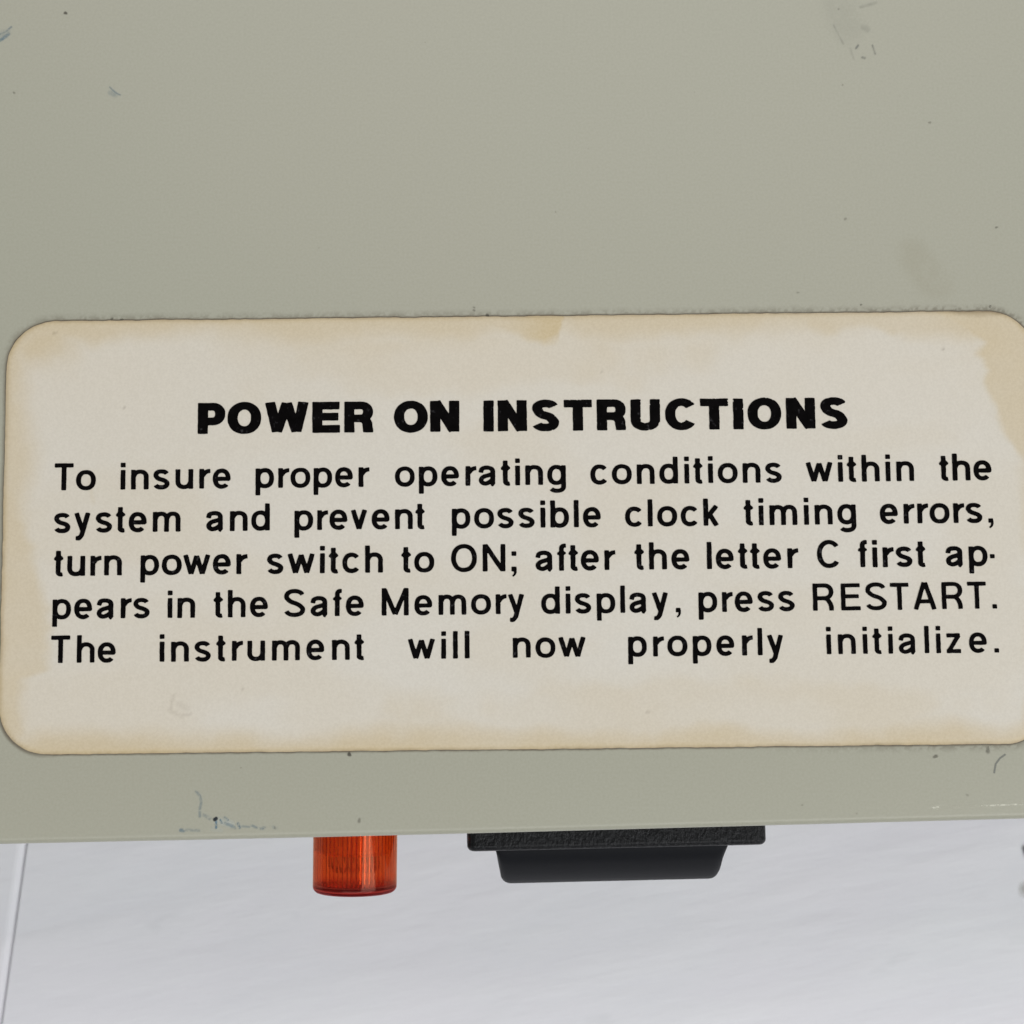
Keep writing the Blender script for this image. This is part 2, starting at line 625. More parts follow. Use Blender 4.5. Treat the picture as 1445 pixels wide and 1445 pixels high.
for f in lf:
    for a, b in zip(f, f[1:] + f[:1]):
        edge_use[(a, b)] = edge_use.get((a, b), 0) + 1
bnd = [(a, b) for (a, b) in edge_use if (b, a) not in edge_use]
zt = LT - 0.05 * sstep(0.5, 0.0, e) + 0.03 * (fbm(x * 0.2, y * 0.3, 61) - 0.5)
V = np.column_stack([x, y, zt]).tolist()
A_t, A_d = tan.tolist(), dirt.tolist()
low = {}
for a, b in bnd:
    for k in (a, b):
        if k not in low:
            low[k] = len(V)
            V.append([V[k][0], V[k][1], 0.004])
            A_t.append(0.9)
            A_d.append(0.75)
Fc = list(lf) + [(a, low[a], low[b], b)[::-1] for a, b in bnd]
label = mesh_obj("instruction_label", V, Fc, M_LABEL, instrument, attrs={"ageing": A_t, "dirt": A_d}, rot=ALPHA,
                 label="yellowed cream sticker with printed power on instructions")

# ---- lettering: every glyph is a set of pen strokes; ink spread rounds them off
HX, HY = 0.066, 0.057                   # half stroke widths (em)
XH, CH, DS = 0.545, 0.748, -0.205


def arc(cx, cy, rx, ry, a0, a1, n=14, p=2.25):
    out = []
    for k in range(n + 1):
        a = math.radians(a0 + (a1 - a0) * k / n)
        c, s = math.cos(a), math.sin(a)
        out.append((cx + rx * math.copysign(abs(c) ** (2 / p), c), cy + ry * math.copysign(abs(s) ** (2 / p), s)))
    return out


def glyphs(hx, hy, XH, CH, DS, wk, wide=None):
    """glyph -> (advance, left bearing, [strokes]); strokes start at ink x = 0; wk widens the caps"""
    g = {}
    t, b = XH - hy, hy                  # skeleton top and bottom of round lower case
    m = XH / 2
    ov = 0.008

    def bowl(x0, x1, a0=0, a1=360, n=30):
        return arc((x0 + x1) / 2, m, (x1 - x0) / 2 - hx, m - hy + ov, a0, a1, n)

    def shoulder(xl, xr, base=0.0):
        # n-shape from left stem to right stem
        w = xr - xl
        r = w * 0.50
        return [(xl, XH - 0.20)] + arc(xl + w * 0.52, XH - hy - 0.16 + ov, w * 0.48, 0.16, 150, 0, 12)[0:] + [(xr, base)]
    W = 0.548
    g["o"] = (.595, .022, [bowl(0, W)])
    W = 0.512
    g["p"] = (.595, .047, [[(hx, XH - .004), (hx, DS)], bowl(0, W)])
    g["b"] = (.595, .047, [[(hx, CH), (hx, 0)], bowl(0, W)])
    g["d"] = (.595, .022, [[(W - hx, CH), (W - hx, 0)], bowl(0, W)])
    g["g"] = (.595, .025, [bowl(0, W - .004), [(W - hx, XH - .004), (W - hx, -.03)] + arc(W / 2 + .01, -.045, W / 2 - hx - .01, .125, 0, -150, 12)[1:]])
    W = 0.488
    g["n"] = (.595, .055, [[(hx, XH), (hx, 0)], shoulder(hx, W - hx)])
    g["h"] = (.595, .055, [[(hx, CH), (hx, 0)], shoulder(hx, W - hx)])
    g["u"] = (.595, .050, [[(W - hx, XH), (W - hx, 0)],
                           [(W - x_, XH - y_) for x_, y_ in shoulder(hx, W - hx)]])
    W = 0.764
    mid = W / 2
    g["m"] = (.891, .055, [[(hx, XH), (hx, 0)], shoulder(hx, mid), shoulder(mid, W - hx)])
    g["r"] = (.356, .060, [[(hx, XH), (hx, 0)], [(hx, XH - .21)] + arc(.30, XH - .235, .21, .235 - hy, 150, 93, 8, 2.0) + [(.300, XH - hy)]])
    W = 0.492
    cx = W / 2
    g["e"] = (.595, .025, [[(hx, m - .005), (W - hx, m - .005)] + arc(cx, m, cx - hx, m - hy + ov, 2, 316, 26)])
    W = 0.484
    g["c"] = (.535, .017, [arc(W / 2 + .018, m, W / 2 - hx + .016, m - hy + ov, 40, 320, 24)])
    W = 0.455
    s_pts = arc(W / 2, XH - .157, W / 2 - hx - .006, .157 - hy + ov, 22, 190, 12) + [(W / 2 - .09, m + .022), (W / 2 + .09, m - .030)] + \
        arc(W / 2, .160, W / 2 - hx, .160 - hy + ov, 10, -158, 12)
    g["s"] = (.535, .019, [smooth(s_pts)])
    W = 0.47
    g["a"] = (.595, .023, [[(.06, XH - .185)] + arc(.225, XH - .155, .165, .155 - hy + ov, 160, 0, 12)[1:] + [(.39, .10), (.398, .03), (.43, .012)],
                          smooth([(.39, XH - .225), (.27, XH - .262), (.145, XH - .293), (.066, XH - .36), (.070, .11), (.125, hy + .002), (.20, hy - ov),
                                  (.30, hy + .03), (.39, .16)])])
    g["i"] = (.238, .057, [[(hx, XH), (hx, 0)], [(hx, CH), (hx, CH - .125)]])
    g["l"] = (.238, .057, [[(hx, CH), (hx, 0)]])
    tk = .125
    # t and f: short bar filled in at the joints into a lozenge
    g["t"] = (.298, .0, [[(.125, CH - .055), (.125, .11)] + arc(.205, .10, .08, .10 - hy + .012, 180, 268, 6, 2.0) + [(.245, .052)],
                         ("P", [(.005, XH - .055), (.125, XH + .085), (.262, XH - .045), (.262, XH - .080), (.14, XH - .165), (.005, XH - .10)])])
    g["f"] = (.298, .0, [[(.125, 0), (.125, CH - .15)] + arc(.215, CH - .14, .09, .14 - hy, 180, 98, 6, 2.0) + [(.252, CH - hy)],
                         ("P", [(.005, XH - .055), (.125, XH + .05), (.245, XH - .045), (.245, XH - .080), (.14, XH - .150), (.005, XH - .10)])])
    W = .447
    g["v"] = (.535, .0, [[(hx * .95, XH), (W / 2, .02)], [(W - hx * .95, XH), (W / 2, .02)]])
    g["y"] = (.535, .0, [[(hx * .95, XH), (W / 2 + .01, .06)], [(W - hx * .95, XH), (W / 2 - .01, -.07)] + [(W / 2 - .055, DS + .075), (.135, DS + .048), (.055, DS + .052)]])
    W = .74
    g["w"] = (.773, .0, [[(hx * .9, XH), (.215, .02)], [(.37, XH - .03), (.215, .02)], [(.37, XH - .03), (.525, .02)], [(W - hx * .9, XH), (.525, .02)]])
    g["k"] = (.535, .055, [[(hx, CH), (hx, 0)], [(.365, XH), (.085, .205)], [(.185, .30), (.36, .0)]])
    W = .40
    g["z"] = (.535, .018, [[(.01, XH - hy), (W - .02, XH - hy)], [(W - .055, XH - hy), (.065, hy)], [(.005, hy), (W, hy)]])
    g["."] = (.298, .035, [[(.066, .122), (.066, 0)]])
    g["-"] = (.298, .02, [[(.0, m - .012), (.128, m - .012)]])
    g[","] = (.298, .078, [[(.066, .122), (.066, .0)], ("P", [(.02, .07), (.140, .07), (.140, -.03), (.105, -.105), (.045, -.15), (.015, -.12), (.06, -.07), (.068, .0)])])
    g[";"] = (.298, .078, g[","][2] + [[(.066, XH), (.066, XH - .122)]])
    # capitals
    k = wk
    wd = wide or {}
    W = wd.get("T", .52 * k)
    g["T"] = (.655 * k, .012, [[(0, CH - hy), (W, CH - hy)], [(W / 2, CH - hy), (W / 2, 0)]])
    W = wd.get("O", .708 * k)
    g["O"] = (.832 * k, .030, [arc(W / 2, CH / 2, W / 2 - hx, CH / 2 - hy + .012, 0, 360, 40, 2.15)])
    W = wd.get("C", .632 * k)
    g["C"] = (.773 * k, .034, [arc(W / 2 + (.030 if wide else .016), CH / 2, W / 2 - hx + (.028 if wide else .010), CH / 2 - hy + .012, 38, 322, 36, 2.15)])
    W = wd.get("N", .625 * k)
    g["N"] = (.773 * k, .062, [[(hx, CH), (hx, 0)], [(W - hx, CH), (W - hx, 0)], [(hx * 1.05, CH - .02), (W - hx * 1.05, .02)]])
    W = wd.get("M", .742 * k)
    g["M"] = (.891 * k, .060, [[(hx, CH), (hx, 0)], [(W - hx, CH), (W - hx, 0)], [(hx * 1.1, CH - .03), (W / 2, .03)], [(W - hx * 1.1, CH - .03), (W / 2, .03)]])
    W = wd.get("E", .54 * k)
    g["E"] = (.714 * k, .075, [[(hx, CH), (hx, 0)], [(hx, CH - hy), (W - .01, CH - hy)], [(hx, CH * .52), (W - .04, CH * .52)], [(hx, hy), (W, hy)]])
    W = wd.get("R", .575 * k)
    bt, bb = CH - hy, CH * .455
    rr = (bt - bb) / 2
    loop = [(hx, bt), (W - hx - rr * 1.1, bt)] + arc(W - hx - rr * 1.1, (bt + bb) / 2, rr * 1.1, rr, 90, -90, 12, 2.2) + [(hx, bb)]
    g["R"] = (.773 * k, .070, [[(hx, CH), (hx, 0)], loop,
                               smooth([(W * .50, bb), (W * .68, bb - .015), (W * .80, bb - .10), (W - hx * 1.1, .14), (W - hx, .06)], 1) + [(W - hx, 0)]])
    W = wd.get("P", .545 * k)
    bb = CH * .40
    rr = (bt - bb) / 2
    loop = [(hx, bt), (W - hx - rr * 1.0, bt)] + arc(W - hx - rr, (bt + bb) / 2, rr, rr, 90, -90, 12, 2.2) + [(hx, bb)]
    g["P"] = (.714 * k, .070, [[(hx, CH), (hx, 0)], loop])
    W = wd.get("S", .59 * k)
    g["S"] = (.714 * k, .036, [smooth(arc(W / 2, CH * .735, W / 2 - hx - .008, CH * .265 - hy + .010, 18, 195, 14) +
                                      [(W / 2 - .10 * k, CH / 2 + .028), (W / 2 + .10 * k, CH / 2 - .032)] +
                                      arc(W / 2, CH * .262, W / 2 - hx, CH * .262 - hy + .010, 12, -162, 14))])
    W = wd.get("A", .63 * k)
    g["A"] = (.714 * k, .0, [[(hx * .9, 0), (W / 2 - .012, CH)], [(W - hx * .9, 0), (W / 2 + .012, CH)], [(W * .22, CH * .30), (W * .78, CH * .30)]])
    W = wd.get("W", .744 * k * 1.12)
    g["W"] = (1.01 * k, .0, [[(hx * .9, CH), (W * .27, .03)], [(W * .5, CH - .02), (W * .27, .03)], [(W * .5, CH - .02), (W * .73, .03)], [(W - hx * .9, CH), (W * .73, .03)]])
    W = wd.get("U", .60 * k)
    g["U"] = (.773 * k, .062, [[(hx, CH), (hx, .26)] + arc(W / 2, .255, W / 2 - hx, .255 - hy + .012, 180, 360, 16, 2.2) + [(W - hx, CH)]])
    g["I"] = (.298 * k, .075, [[(hx, CH), (hx, 0)]])
    for c_, w_ in wd.items():           # bold face: nearly even gaps
        g[c_] = (w_ + .10 - (.05 if c_ == "P" else 0), .05, g[c_][2])
    return g


def smooth(pts, it=2):
    for _ in range(it):
        out = [pts[0]]
        for a, b in zip(pts[:-1], pts[1:]):
            out.append((a[0] * .75 + b[0] * .25, a[1] * .75 + b[1] * .25))
            out.append((a[0] * .25 + b[0] * .75, a[1] * .25 + b[1] * .75))
        out.append(pts[-1])
        pts = out
    return pts


def stroke_sdf(X, Y, st, hx, hy):
    """signed distance (em, x-scaled) to a stroke with blunt ends drawn with an elliptical pen"""
    if isinstance(st, tuple) and st[0] == "P":
        P = st[1]
        d = np.full(X.shape, 1e9)
        inside = np.zeros(X.shape, bool)
        for (ax, ay), (bx, by) in zip(P, P[1:] + P[:1]):
            vx, vy = bx - ax, by - ay
            tt = np.clip(((X - ax) * vx + (Y - ay) * vy) / (vx * vx + vy * vy), 0, 1)
            d = np.minimum(d, np.hypot(X - ax - tt * vx, Y - ay - tt * vy))
            cond = ((ay > Y) != (by > Y))
            xi = ax + (Y - ay) * vx / (vy if abs(vy) > 1e-9 else 1e-9)
            inside ^= cond & (X < xi)
        return np.where(inside, -d, d)
    k = hx / hy
    Yk = Y * k
    P = [(a, b * k) for a, b in st]
    closed = math.hypot(P[0][0] - P[-1][0], P[0][1] - P[-1][1]) < 1e-4
    best = np.full(X.shape, 1e9)
    n = len(P) - 1
    rc = 0.022
    cum = [0.0]
    for a_, b_ in zip(P[:-1], P[1:]):
        cum.append(cum[-1] + math.hypot(b_[0] - a_[0], b_[1] - a_[1]))
    for i in range(n):
        (ax, ay), (bx, by) = P[i], P[i + 1]
        vx, vy = bx - ax, by - ay
        L = math.hypot(vx, vy)
        if L < 1e-6:
            continue
        al = ((X - ax) * vx + (Yk - ay) * vy) / L
        pe = np.abs((X - ax) * vy - (Yk - ay) * vx) / L
        start = (i == 0) and not closed
        end = (i == n - 1) and not closed
        over = np.where(al < 0, -al, np.where(al > L, al - L, -1.0))
        round_ = np.hypot(np.maximum(over, 0), pe) - hx
        qa = np.maximum(-al, al - L) + rc
        qb = pe - (hx - rc)
        box = np.hypot(np.maximum(qa, 0), np.maximum(qb, 0)) + np.minimum(np.maximum(qa, qb), 0) - rc
        use_box = (start & (al < L * 0.5)) | (end & (al > L * 0.5)) if (start or end) else None
        d = round_
        if use_box is not None:
            d = np.where(use_box, np.maximum(box, round_), round_)
        if not closed:                  # parts of the stroke near a blunt end do not reach past it
            for near_, E_, I_ in ((0 < i and cum[i] < 2.0 * hx, P[0], P[1]),
                                  (i < n - 1 and cum[-1] - cum[i + 1] < 2.0 * hx, P[-1], P[-2])):
                if near_:
                    ul = math.hypot(E_[0] - I_[0], E_[1] - I_[1]) + 1e-9
                    d = np.maximum(d, ((X - E_[0]) * (E_[0] - I_[0]) + (Yk - E_[1]) * (E_[1] - I_[1])) / ul)
        best = np.minimum(best, d)
    return best


G_BODY = glyphs(HX, HY, XH, CH, DS, 1.0)
EM = 3.29
G_HEAD = glyphs(.123, .093, XH, CH, DS, 1.12,
                dict(P=.66, O=.81, W=1.02, E=.665, R=.695, N=.70, I=.23, S=.655, T=.675, U=.71, C=.73))


def print_line(words, v, em, gset, hx, hy, name, rough, slope=0.0, seed=0, step=0.05, thin=None):
    x0 = words[0][1] - 1.0
    x1 = words[-1][2] + 1.0
    y0, y1 = v + em * DS - 0.5, v + em * CH + 0.5
    nx, ny = int((x1 - x0) / step) + 1, int((y1 - y0) / step) + 1
    X, Y = np.meshgrid(x0 + np.arange(nx) * step, y0 + np.arange(ny) * step)
    xc = (x0 + x1) / 2
    Fd = np.full(X.shape, 1.0)
    wob = (fbm(X * 0.6, Y * 0.6, 71 + seed, 2) - 0.5) * 0.018
    for text, wa, wb in words:
        # ink width with zero tracking
        wsum = 0.0
        ends = []
        for i, c in enumerate(text):
            adv, lsb, st = gset[c]
            xs = [p[0] for s_ in st for p in (s_[1] if isinstance(s_, tuple) else s_)]
            rmax = max(max(p[0] for p in s_[1]) if isinstance(s_, tuple) else
                       (max(p[0] for p in s_) + (hx if not (len(s_) == 2 and abs(s_[0][1] - s_[1][1]) < 1e-6) else 0)) for s_ in st)
            ends.append((wsum + lsb, wsum + lsb + rmax))
            wsum += adv
        ink = (ends[-1][1] - ends[0][0]) * em
        n = len(text)
        track = ((wb - wa) - ink) / (n - 1) if n > 1 else 0
        sx = 1.0 if n > 1 else (wb - wa) / ink
        pen = wa - ends[0][0] * em
        for i, c in enumerate(text):
            adv, lsb, st = gset[c]
            ox = pen + lsb * em
            dv = v + slope * (ox - xc) + 0.035 * (vnoise(np.array([ox * 0.9]), np.array([v * 3.1]), 7)[0] - 0.5)
            w_em = adv * em
            ia = max(int((ox - 0.35 - x0) / step), 0)
            ib = min(int((ox + w_em + 0.5 - x0) / step), nx)
            sub = (slice(None), slice(ia, ib))
            gx_ = (X[sub] + wob[sub] - ox) / em / sx
            gy_ = (Y[sub] + wob[sub] - dv) / em
            for s_ in st:
                Fd[sub] = np.minimum(Fd[sub], stroke_sdf(gx_, gy_, s_, hx, hy) * em)
            pen += w_em + track
    Fd = Fd + rough * (fbm(X * 2.6, Y * 2.6, 81 + seed, 3) - 0.5)
    if thin is not None:                # where the film was struck more lightly
        Fd = Fd + thin(X, Y)
    lv_, lf_ = contour_fill(Fd, x0, y0, step)
    zz = LT + 0.045
    return mesh_obj(name, [(a, b_, zz) for a, b_ in lv_], lf_, M_INK, label)


LINES = [
    (2.43, [("To", -41.65, -37.88), ("insure", -35.63, -25.61), ("proper", -23.33, -12.74), ("operating", -10.63, 4.95),
            ("conditions", 7.17, 24.62), ("within", 26.84, 36.70), ("the", 38.99, 43.75)]),
    (-1.465, [("system", -41.63, -30.13), ("and", -27.79, -22.02), ("prevent", -19.77, -7.77), ("possible", -5.47, 8.07),
              ("clock", 10.27, 18.82), ("timing", 21.07, 31.27), ("errors,", 33.46, 43.75)]),
    (-5.40, [("turn", -41.58, -35.40), ("power", -33.72, -23.82), ("switch", -22.26, -11.75), ("to", -10.08, -7.10),
             ("ON;", -5.56, 0.37), ("after", 2.09, 9.54), ("the", 11.05, 16.03), ("letter", 17.63, 26.14), ("C", 27.6, 29.63),
             ("first", 31.34, 37.61), ("ap-", 39.29, 43.72)]),
    (-9.29, [("pears", -41.62, -32.84), ("in", -31.21, -28.72), ("the", -27.08, -22.15), ("Safe", -20.71, -13.49),
             ("Memory", -11.87, 1.02), ("display,", 2.55, 15.17), ("press", 16.78, 25.46), ("RESTART.", 27.11, 43.75)]),
    (-13.23, [("The", -41.67, -35.84), ("instrument", -31.89, -13.30), ("will", -9.51, -3.96), ("now", -0.06, 6.52),
              ("properly", 10.34, 24.34), ("initialize.", 28.22, 43.76)]),
]


def head_thin(X, Y):
    # flecks where the bold lettering did not take
    f = fbm(X * 5.0, Y * 4.0, 91, 2)
    zone = 0.6 + 0.8 * fbm(X * 0.25, Y * 0.25, 92, 2)
    return 0.06 * sstep(0.76, 0.86, f * zone) * sstep(-1.5, 4, X + 6 * f)


print_line([("POWER", -28.65, -12.60), ("ON", -10.70, -4.72), ("INSTRUCTIONS", -2.52, 30.79)], 7.40, 3.82, G_HEAD, .123, .093,
           "heading_text", 0.055, slope=-0.0025, seed=11, step=0.05, thin=head_thin)
for k, (v, ws) in enumerate(LINES):
    thin = (lambda X, Y: 0.010 * sstep(24, 32, X)) if k >= 3 else (lambda X, Y: -0.006 + 0.0 * X)
    print_line(ws, v, EM, G_BODY, HX, HY, "text_line", 0.04, seed=k, thin=thin)

# ---- grime, stains, marks, painted-in shade and highlight on the painted cover
M_GRIME_SHADE = film_material("edge_grime_shade", (0.155, 0.120, 0.080), 0.7, 0.8)
M_SMUDGE = film_material("grey_smudge", (0.21, 0.22, 0.195), 0.4, 1.0, 0.5)
M_STAIN = film_material("brown_stain", (0.40, 0.34, 0.20), 0.38, 0.40, 0.5)
M_BLUE = film_material("blue_pen_ink", (0.11, 0.22, 0.30), 0.45, 0.75)
M_PALE = film_material("pale_scuff", (0.62, 0.66, 0.62), 0.4)
M_CHIP = film_material("bare_chip", (0.015, 0.02, 0.025), 0.6)
ca1, sa1 = math.cos(ALPHA), math.sin(ALPHA)


def to_label(X, Y):
    return X * ca1 + Y * sa1, -X * sa1 + Y * ca1


def grime_and_shade(X, Y):
    lx, ly = to_label(X, Y)
    d = label_sdf(lx, ly)
    n = fbm(X * 1.3, Y * 1.3, 101)
    nf = fbm(X * 4.5, Y * 4.5, 102, 3)
    top = sstep(10, 17, ly)
    right = sstep(15, 42, lx)
    bot = sstep(-14, -20, ly)
    tight = sstep(0.22, 0.02, d) * (0.42 + 0.55 * n + 0.2 * top)
    corner = sstep(0.42, 0.06, d) * np.clip(sstep(-40, -45, lx) * 0.8, 0, 1) * (0.5 + 0.4 * bot)  # shadow line of the lifted left label corners, painted into this film
    wide = sstep(0.75, 0.05, d) * (0.20 * top + 0.24 * bot * right + 0.16 * right * top) * sstep(0.42, 0.66, nf + 0.25 * (n - 0.4))
    soft = sstep(1.3, 0.0, d) * 0.10 * (top + bot * right) * n
    a = np.maximum(np.maximum(tight, corner), wide * 1.15) + soft
    return np.where(d < -0.25, 0, a)


decal("grime_shade_line", (LX0 - 2, LX1 + 2, LY0 - 2.6, LY1 + 2.6), 0.1, grime_and_shade, M_GRIME_SHADE, cover, z=0.012, cut=0.03, kind="stuff")


def specks(X, Y):
    a = np.zeros(X.shape)
    for cx, cy, rx, ry, s in SPECKS:
        a = np.maximum(a, s * sstep(1.3, 0.5, np.hypot((X - cx) / rx, (Y - cy) / ry)))
    return a


def P(px, py):                          # picture measurement -> millimetres on the top face (design-time aid)
    dx, dy = (px - 722.5) / FPX, -(py - 722.5) / FPX
    d = (dx, math.sin(TH) + dy * math.cos(TH), -math.cos(TH) + dy * math.sin(TH))
    t = -DIST * math.cos(TH) / d[2]
    return t * d[0], -DIST * math.sin(TH) + t * d[1]


def box_of(pts, m):
    xs = [p[0] for p in pts]
    ys = [p[1] for p in pts]
    return (min(xs) - m, max(xs) + m, min(ys) - m, max(ys) + m)


def mark(name, mat, strokes, z, hstep=0.04, cut=0.03, seed=0, rough=0.6, nf=5.0, **props):
    """strokes: list of (points in the picture, half width mm, density)"""
    st = [([P(*q) for q in pts], w, s) for pts, w, s in strokes]
    bx = box_of([q for s_ in st for q in s_[0]], max(s_[1] for s_ in st) * 2 + 0.2)

    def fn(X, Y):
        a = np.zeros(X.shape)
        n = fbm(X * nf, Y * nf, 200 + seed, 3)
        for pts, w, s in st:
            pts = pts if len(pts) > 1 else pts + [(pts[0][0] + 0.01, pts[0][1])]
            a = np.maximum(a, s * sstep(1.5 * w, 0.35 * w, seg_dist(X, Y, pts)) * np.clip(1 + rough * 2.4 * (n - 0.5), 0, 1.2))
        return a
    return decal(name, bx, hstep, fn, mat, cover, z=z, cut=cut, **props)


# pen strokes, top left
mark("pen_stroke", M_BLUE, [([(-4, 50), (8, 45), (16, 38)], .10, .42), ([(-4, 59), (6, 53), (12, 48)], .17, .62),
                            ([(-4, 51), (10, 46)], .35, .16)], .012, seed=1)
mark("pen_stroke", M_BLUE, [([(155, 123), (160, 128), (165, 132), (170, 134)], .08, .42), ([(156, 131), (163, 134)], .25, .22)], .012, seed=2)
# scribble along the front edge
mark("scuff", M_PALE, [([(306, 1158), (316, 1160), (326, 1163)], .34, .34), ([(300, 1170), (312, 1171)], .22, .16)], .012, seed=3)
mark("pen_scribble", M_BLUE, [([(277, 1117), (282, 1123), (284, 1132), (282, 1141), (282, 1152)], .13, .30),
                              ([(288, 1150), (296, 1155)], .16, .26),
                              ([(305, 1158), (305, 1168)], .10, .75),
                              ([(311, 1157), (313, 1161)], .09, .55), ([(317, 1154), (321, 1157)], .12, .5),
                              ([(318, 1162), (326, 1165), (331, 1168)], .15, .32),
                              ([(336, 1162), (338, 1168)], .12, .6), ([(342, 1166), (352, 1167)], .10, .26),
                              ([(356, 1165), (362, 1168)], .12, .5), ([(368, 1169), (373, 1168)], .14, .5),
                              ([(255, 1171.5), (259, 1172)], .16, .48), ([(262, 1171), (281, 1172)], .13, .22),
                              ([(386, 1167), (390, 1169)], .16, .16)], .016, seed=4, rough=1.3)
mark("paint_chip", M_CHIP, [([(303, 1156.5), (305, 1155)], .15, .98)], .020, seed=5, rough=0.1, hstep=0.03)
mark("scratch_or_highlight", M_SMUDGE, [([(1418, 1065), (1411, 1070), (1405, 1078), (1403, 1090)], .085, .70)], .012, seed=6, rough=.2)
M_BEND_HIGHLIGHT = film_material("painted_bend_highlight", (0.66, 0.65, 0.54), 0.35)  # highlight along the bend of the cover, painted as a pale line
mark("scratch_or_highlight", M_BEND_HIGHLIGHT, [([(1317, 1139.5), (1324, 1139)], .12, .7), ([(1340, 1138.6), (1375, 1137)], .05, .22),
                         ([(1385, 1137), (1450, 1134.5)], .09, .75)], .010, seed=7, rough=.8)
# soft smudge and faint scratches, top right
mark("smudge", M_SMUDGE, [([(1176, -30), (1186, 15), (1196, 40)], 1.5, .045), ([(1185, 10), (1200, 40)], .7, .035),
                          ([(1176, 35), (1190, 62)], .10, .16), ([(1214, 10), (1236, 4)], .15, .15),
                          ([(1200, 68), (1205, 84)], .10, .14), ([(1231, 64), (1235, 76)], .09, .40), ([(1208, 68), (1211, 64)], .10, .5),
                          ([(1217, 81), (1220, 82)], .12, .55), ([(1183, 13)], .09, .45), ([(1218, 38), (1224, 42)], .3, .14)],
     .012, hstep=0.08, cut=0.004, seed=8, rough=.7, nf=1.6)
mark("stain", M_STAIN, [([(1288, 358), (1300, 376), (1316, 398)], 1.5, .16), ([(1310, 395), (1325, 402)], 1.4, .12)],
     .012, hstep=0.12, cut=0.004, seed=9, rough=.8, nf=0.7)
SPECKS = []
for px, py, r, s in ((92.5, 18.5, .15, .9), (20, 131, .13, .45), (1312, 173, .13, .4), (1193, 309, .16, .35), (1406, 321, .13, .5),
                     (1189, 120, .10, .35), (507, 1158, .16, .45), (493, 1064.5, .20, 1.0), (1320, 1067.5, .22, .6), (1394, 1059, .22, .5),
                     (1445, 1010, .1, .2), (669, 434, .12, .4), (669, 438, .13, .45), (688, 445.5, .17, .8), (1215, 430, .1, .6), (1126, 413, .12, .3),
                     (1397, 432.5, .12, .5), (158, 450, .12, .5), (172, 451, .13, .6), (784, 299, .08, .3), (600, 60, .07, .25),
                     (340, 1083.5, .08, .35), (1132, 1136, .1, .3), (1209, 1148, .09, .25), (1365, 1122, .13, .25), (388, 1168, .1, .3),
                     (5, 858, .0001, 0), (830, 210, .07, .2), (450, 350, .07, .25), (980, 130, .07, .2), (260, 260, .06, .25)):
    cx, cy = P(px, py)
    SPECKS.append((cx, cy, r, r * (0.75 + 0.5 * ((px * 7) % 10) / 10), s))
V, Fc, AD = [], [], []
for cx, cy, rx, ry, s in SPECKS:        # each speck a tiny soft-edged disc of dirt
    b0 = len(V)
    V.append((cx, cy, .026))
    AD.append(s)
    for ring, dens in ((0.65, s), (1.35, 0.0)):
        for q in range(10):
            a = q * math.pi / 5
            w = 1 + 0.2 * math.sin(2 * a + cx) + 0.12 * math.sin(3 * a + cy)
            V.append((cx + rx * ring * w * math.cos(a), cy + ry * ring * w * math.sin(a), .026))
            AD.append(dens)
    for q in range(10):
        q2 = (q + 1) % 10
        Fc.append((b0, b0 + 1 + q, b0 + 1 + q2))
        Fc.append((b0 + 1 + q, b0 + 11 + q, b0 + 11 + q2, b0 + 1 + q2))
M_SPECK = film_material("dirt_speck", (0.06, 0.052, 0.04), 0.7, 0.62)
mesh_obj("dirt_speck", V, Fc, M_SPECK, cover, attrs={"film_amount": AD}, kind="stuff")

# ------------------------------------------------------------------ indicator lamp (axis along -y)
ZL = -14.0
lamp_x = -15.35
lamp_rot = math.atan(0.0)
face_y = fy_at(lamp_x)
lamp = empty("indicator_lamp", instrument)
lamp.location = (lamp_x * MM, face_y * MM, ZL * MM)
lamp.rotation_euler = (math.radians(90), 0, 0)      # local +z points out of the front panel
tip = face_y + 36.35
LEN = -(-36.35 - face_y)
LEN = face_y - (-35.85)
RO = 4.10
rc_ = 0.62
outer = [(RO, -3.0), (RO, 0.0), (RO - 0.02, LEN - rc_)]
for a in np.linspace(0.2, math.pi / 2, 7):
    outer.append((RO - 0.02 - rc_ + rc_ * math.cos(a), LEN - rc_ + rc_ * math.sin(a)))
outer += [(1.6, LEN + 0.06), (0.01, LEN + 0.08)]
SEG = 288
V1, F1 = lathe(outer, SEG)
inner = [(3.42, -3.0), (3.42, 0.0), (3.40, LEN - 1.15), (3.25, LEN - 0.85), (2.4, LEN - 0.72), (0.01, LEN - 0.70)]


def flute(a, r, k):
    if k >= 4:
        return r
    return r + 0.17 * abs(math.sin(a * 24)) - 0.10


V2, F2 = lathe(inner, SEG, flute)
n1_ = len(V1)
Fl = list(F1) + [tuple(n1_ + i for i in f)[::-1] for f in F2]
for s in range(SEG):
    s2 = (s + 1) % SEG
    Fl.append((s2, s, n1_ + s, n1_ + s2))
lens = mesh_obj("lens", V1 + V2, Fl, M_LENS, lamp, smooth=False)
me = lens.data
me.polygons.foreach_set("use_smooth", [i < len(F1) for i in range(len(me.polygons))])
V, Fc = lathe([(0.01, -2.9), (3.2, -2.9), (3.2, 2.0), (2.9, 2.7), (2.2, 3.1), (0.01, 3.1)], 48)
mesh_obj("socket", V, Fc, M_SOCKET, lamp, smooth=False)
V, Fc = lathe([(1.35, 3.1), (1.4, 4.1), (1.25, 4.4), (0.8, 4.75), (0.01, 4.9)], 32)
mesh_obj("bulb", V, Fc, M_BULBGLASS, lamp, smooth=True)
for sx_ in (-0.45, 0.45):
    V, Fc = lathe([(0.01, 3.1), (0.16, 3.1), (0.16, 4.3), (0.01, 4.35)], 10)
    V = [(a + sx_, b, c) for a, b, c in V]
    mesh_obj("electrode", V, Fc, M_METAL, lamp, smooth=True)
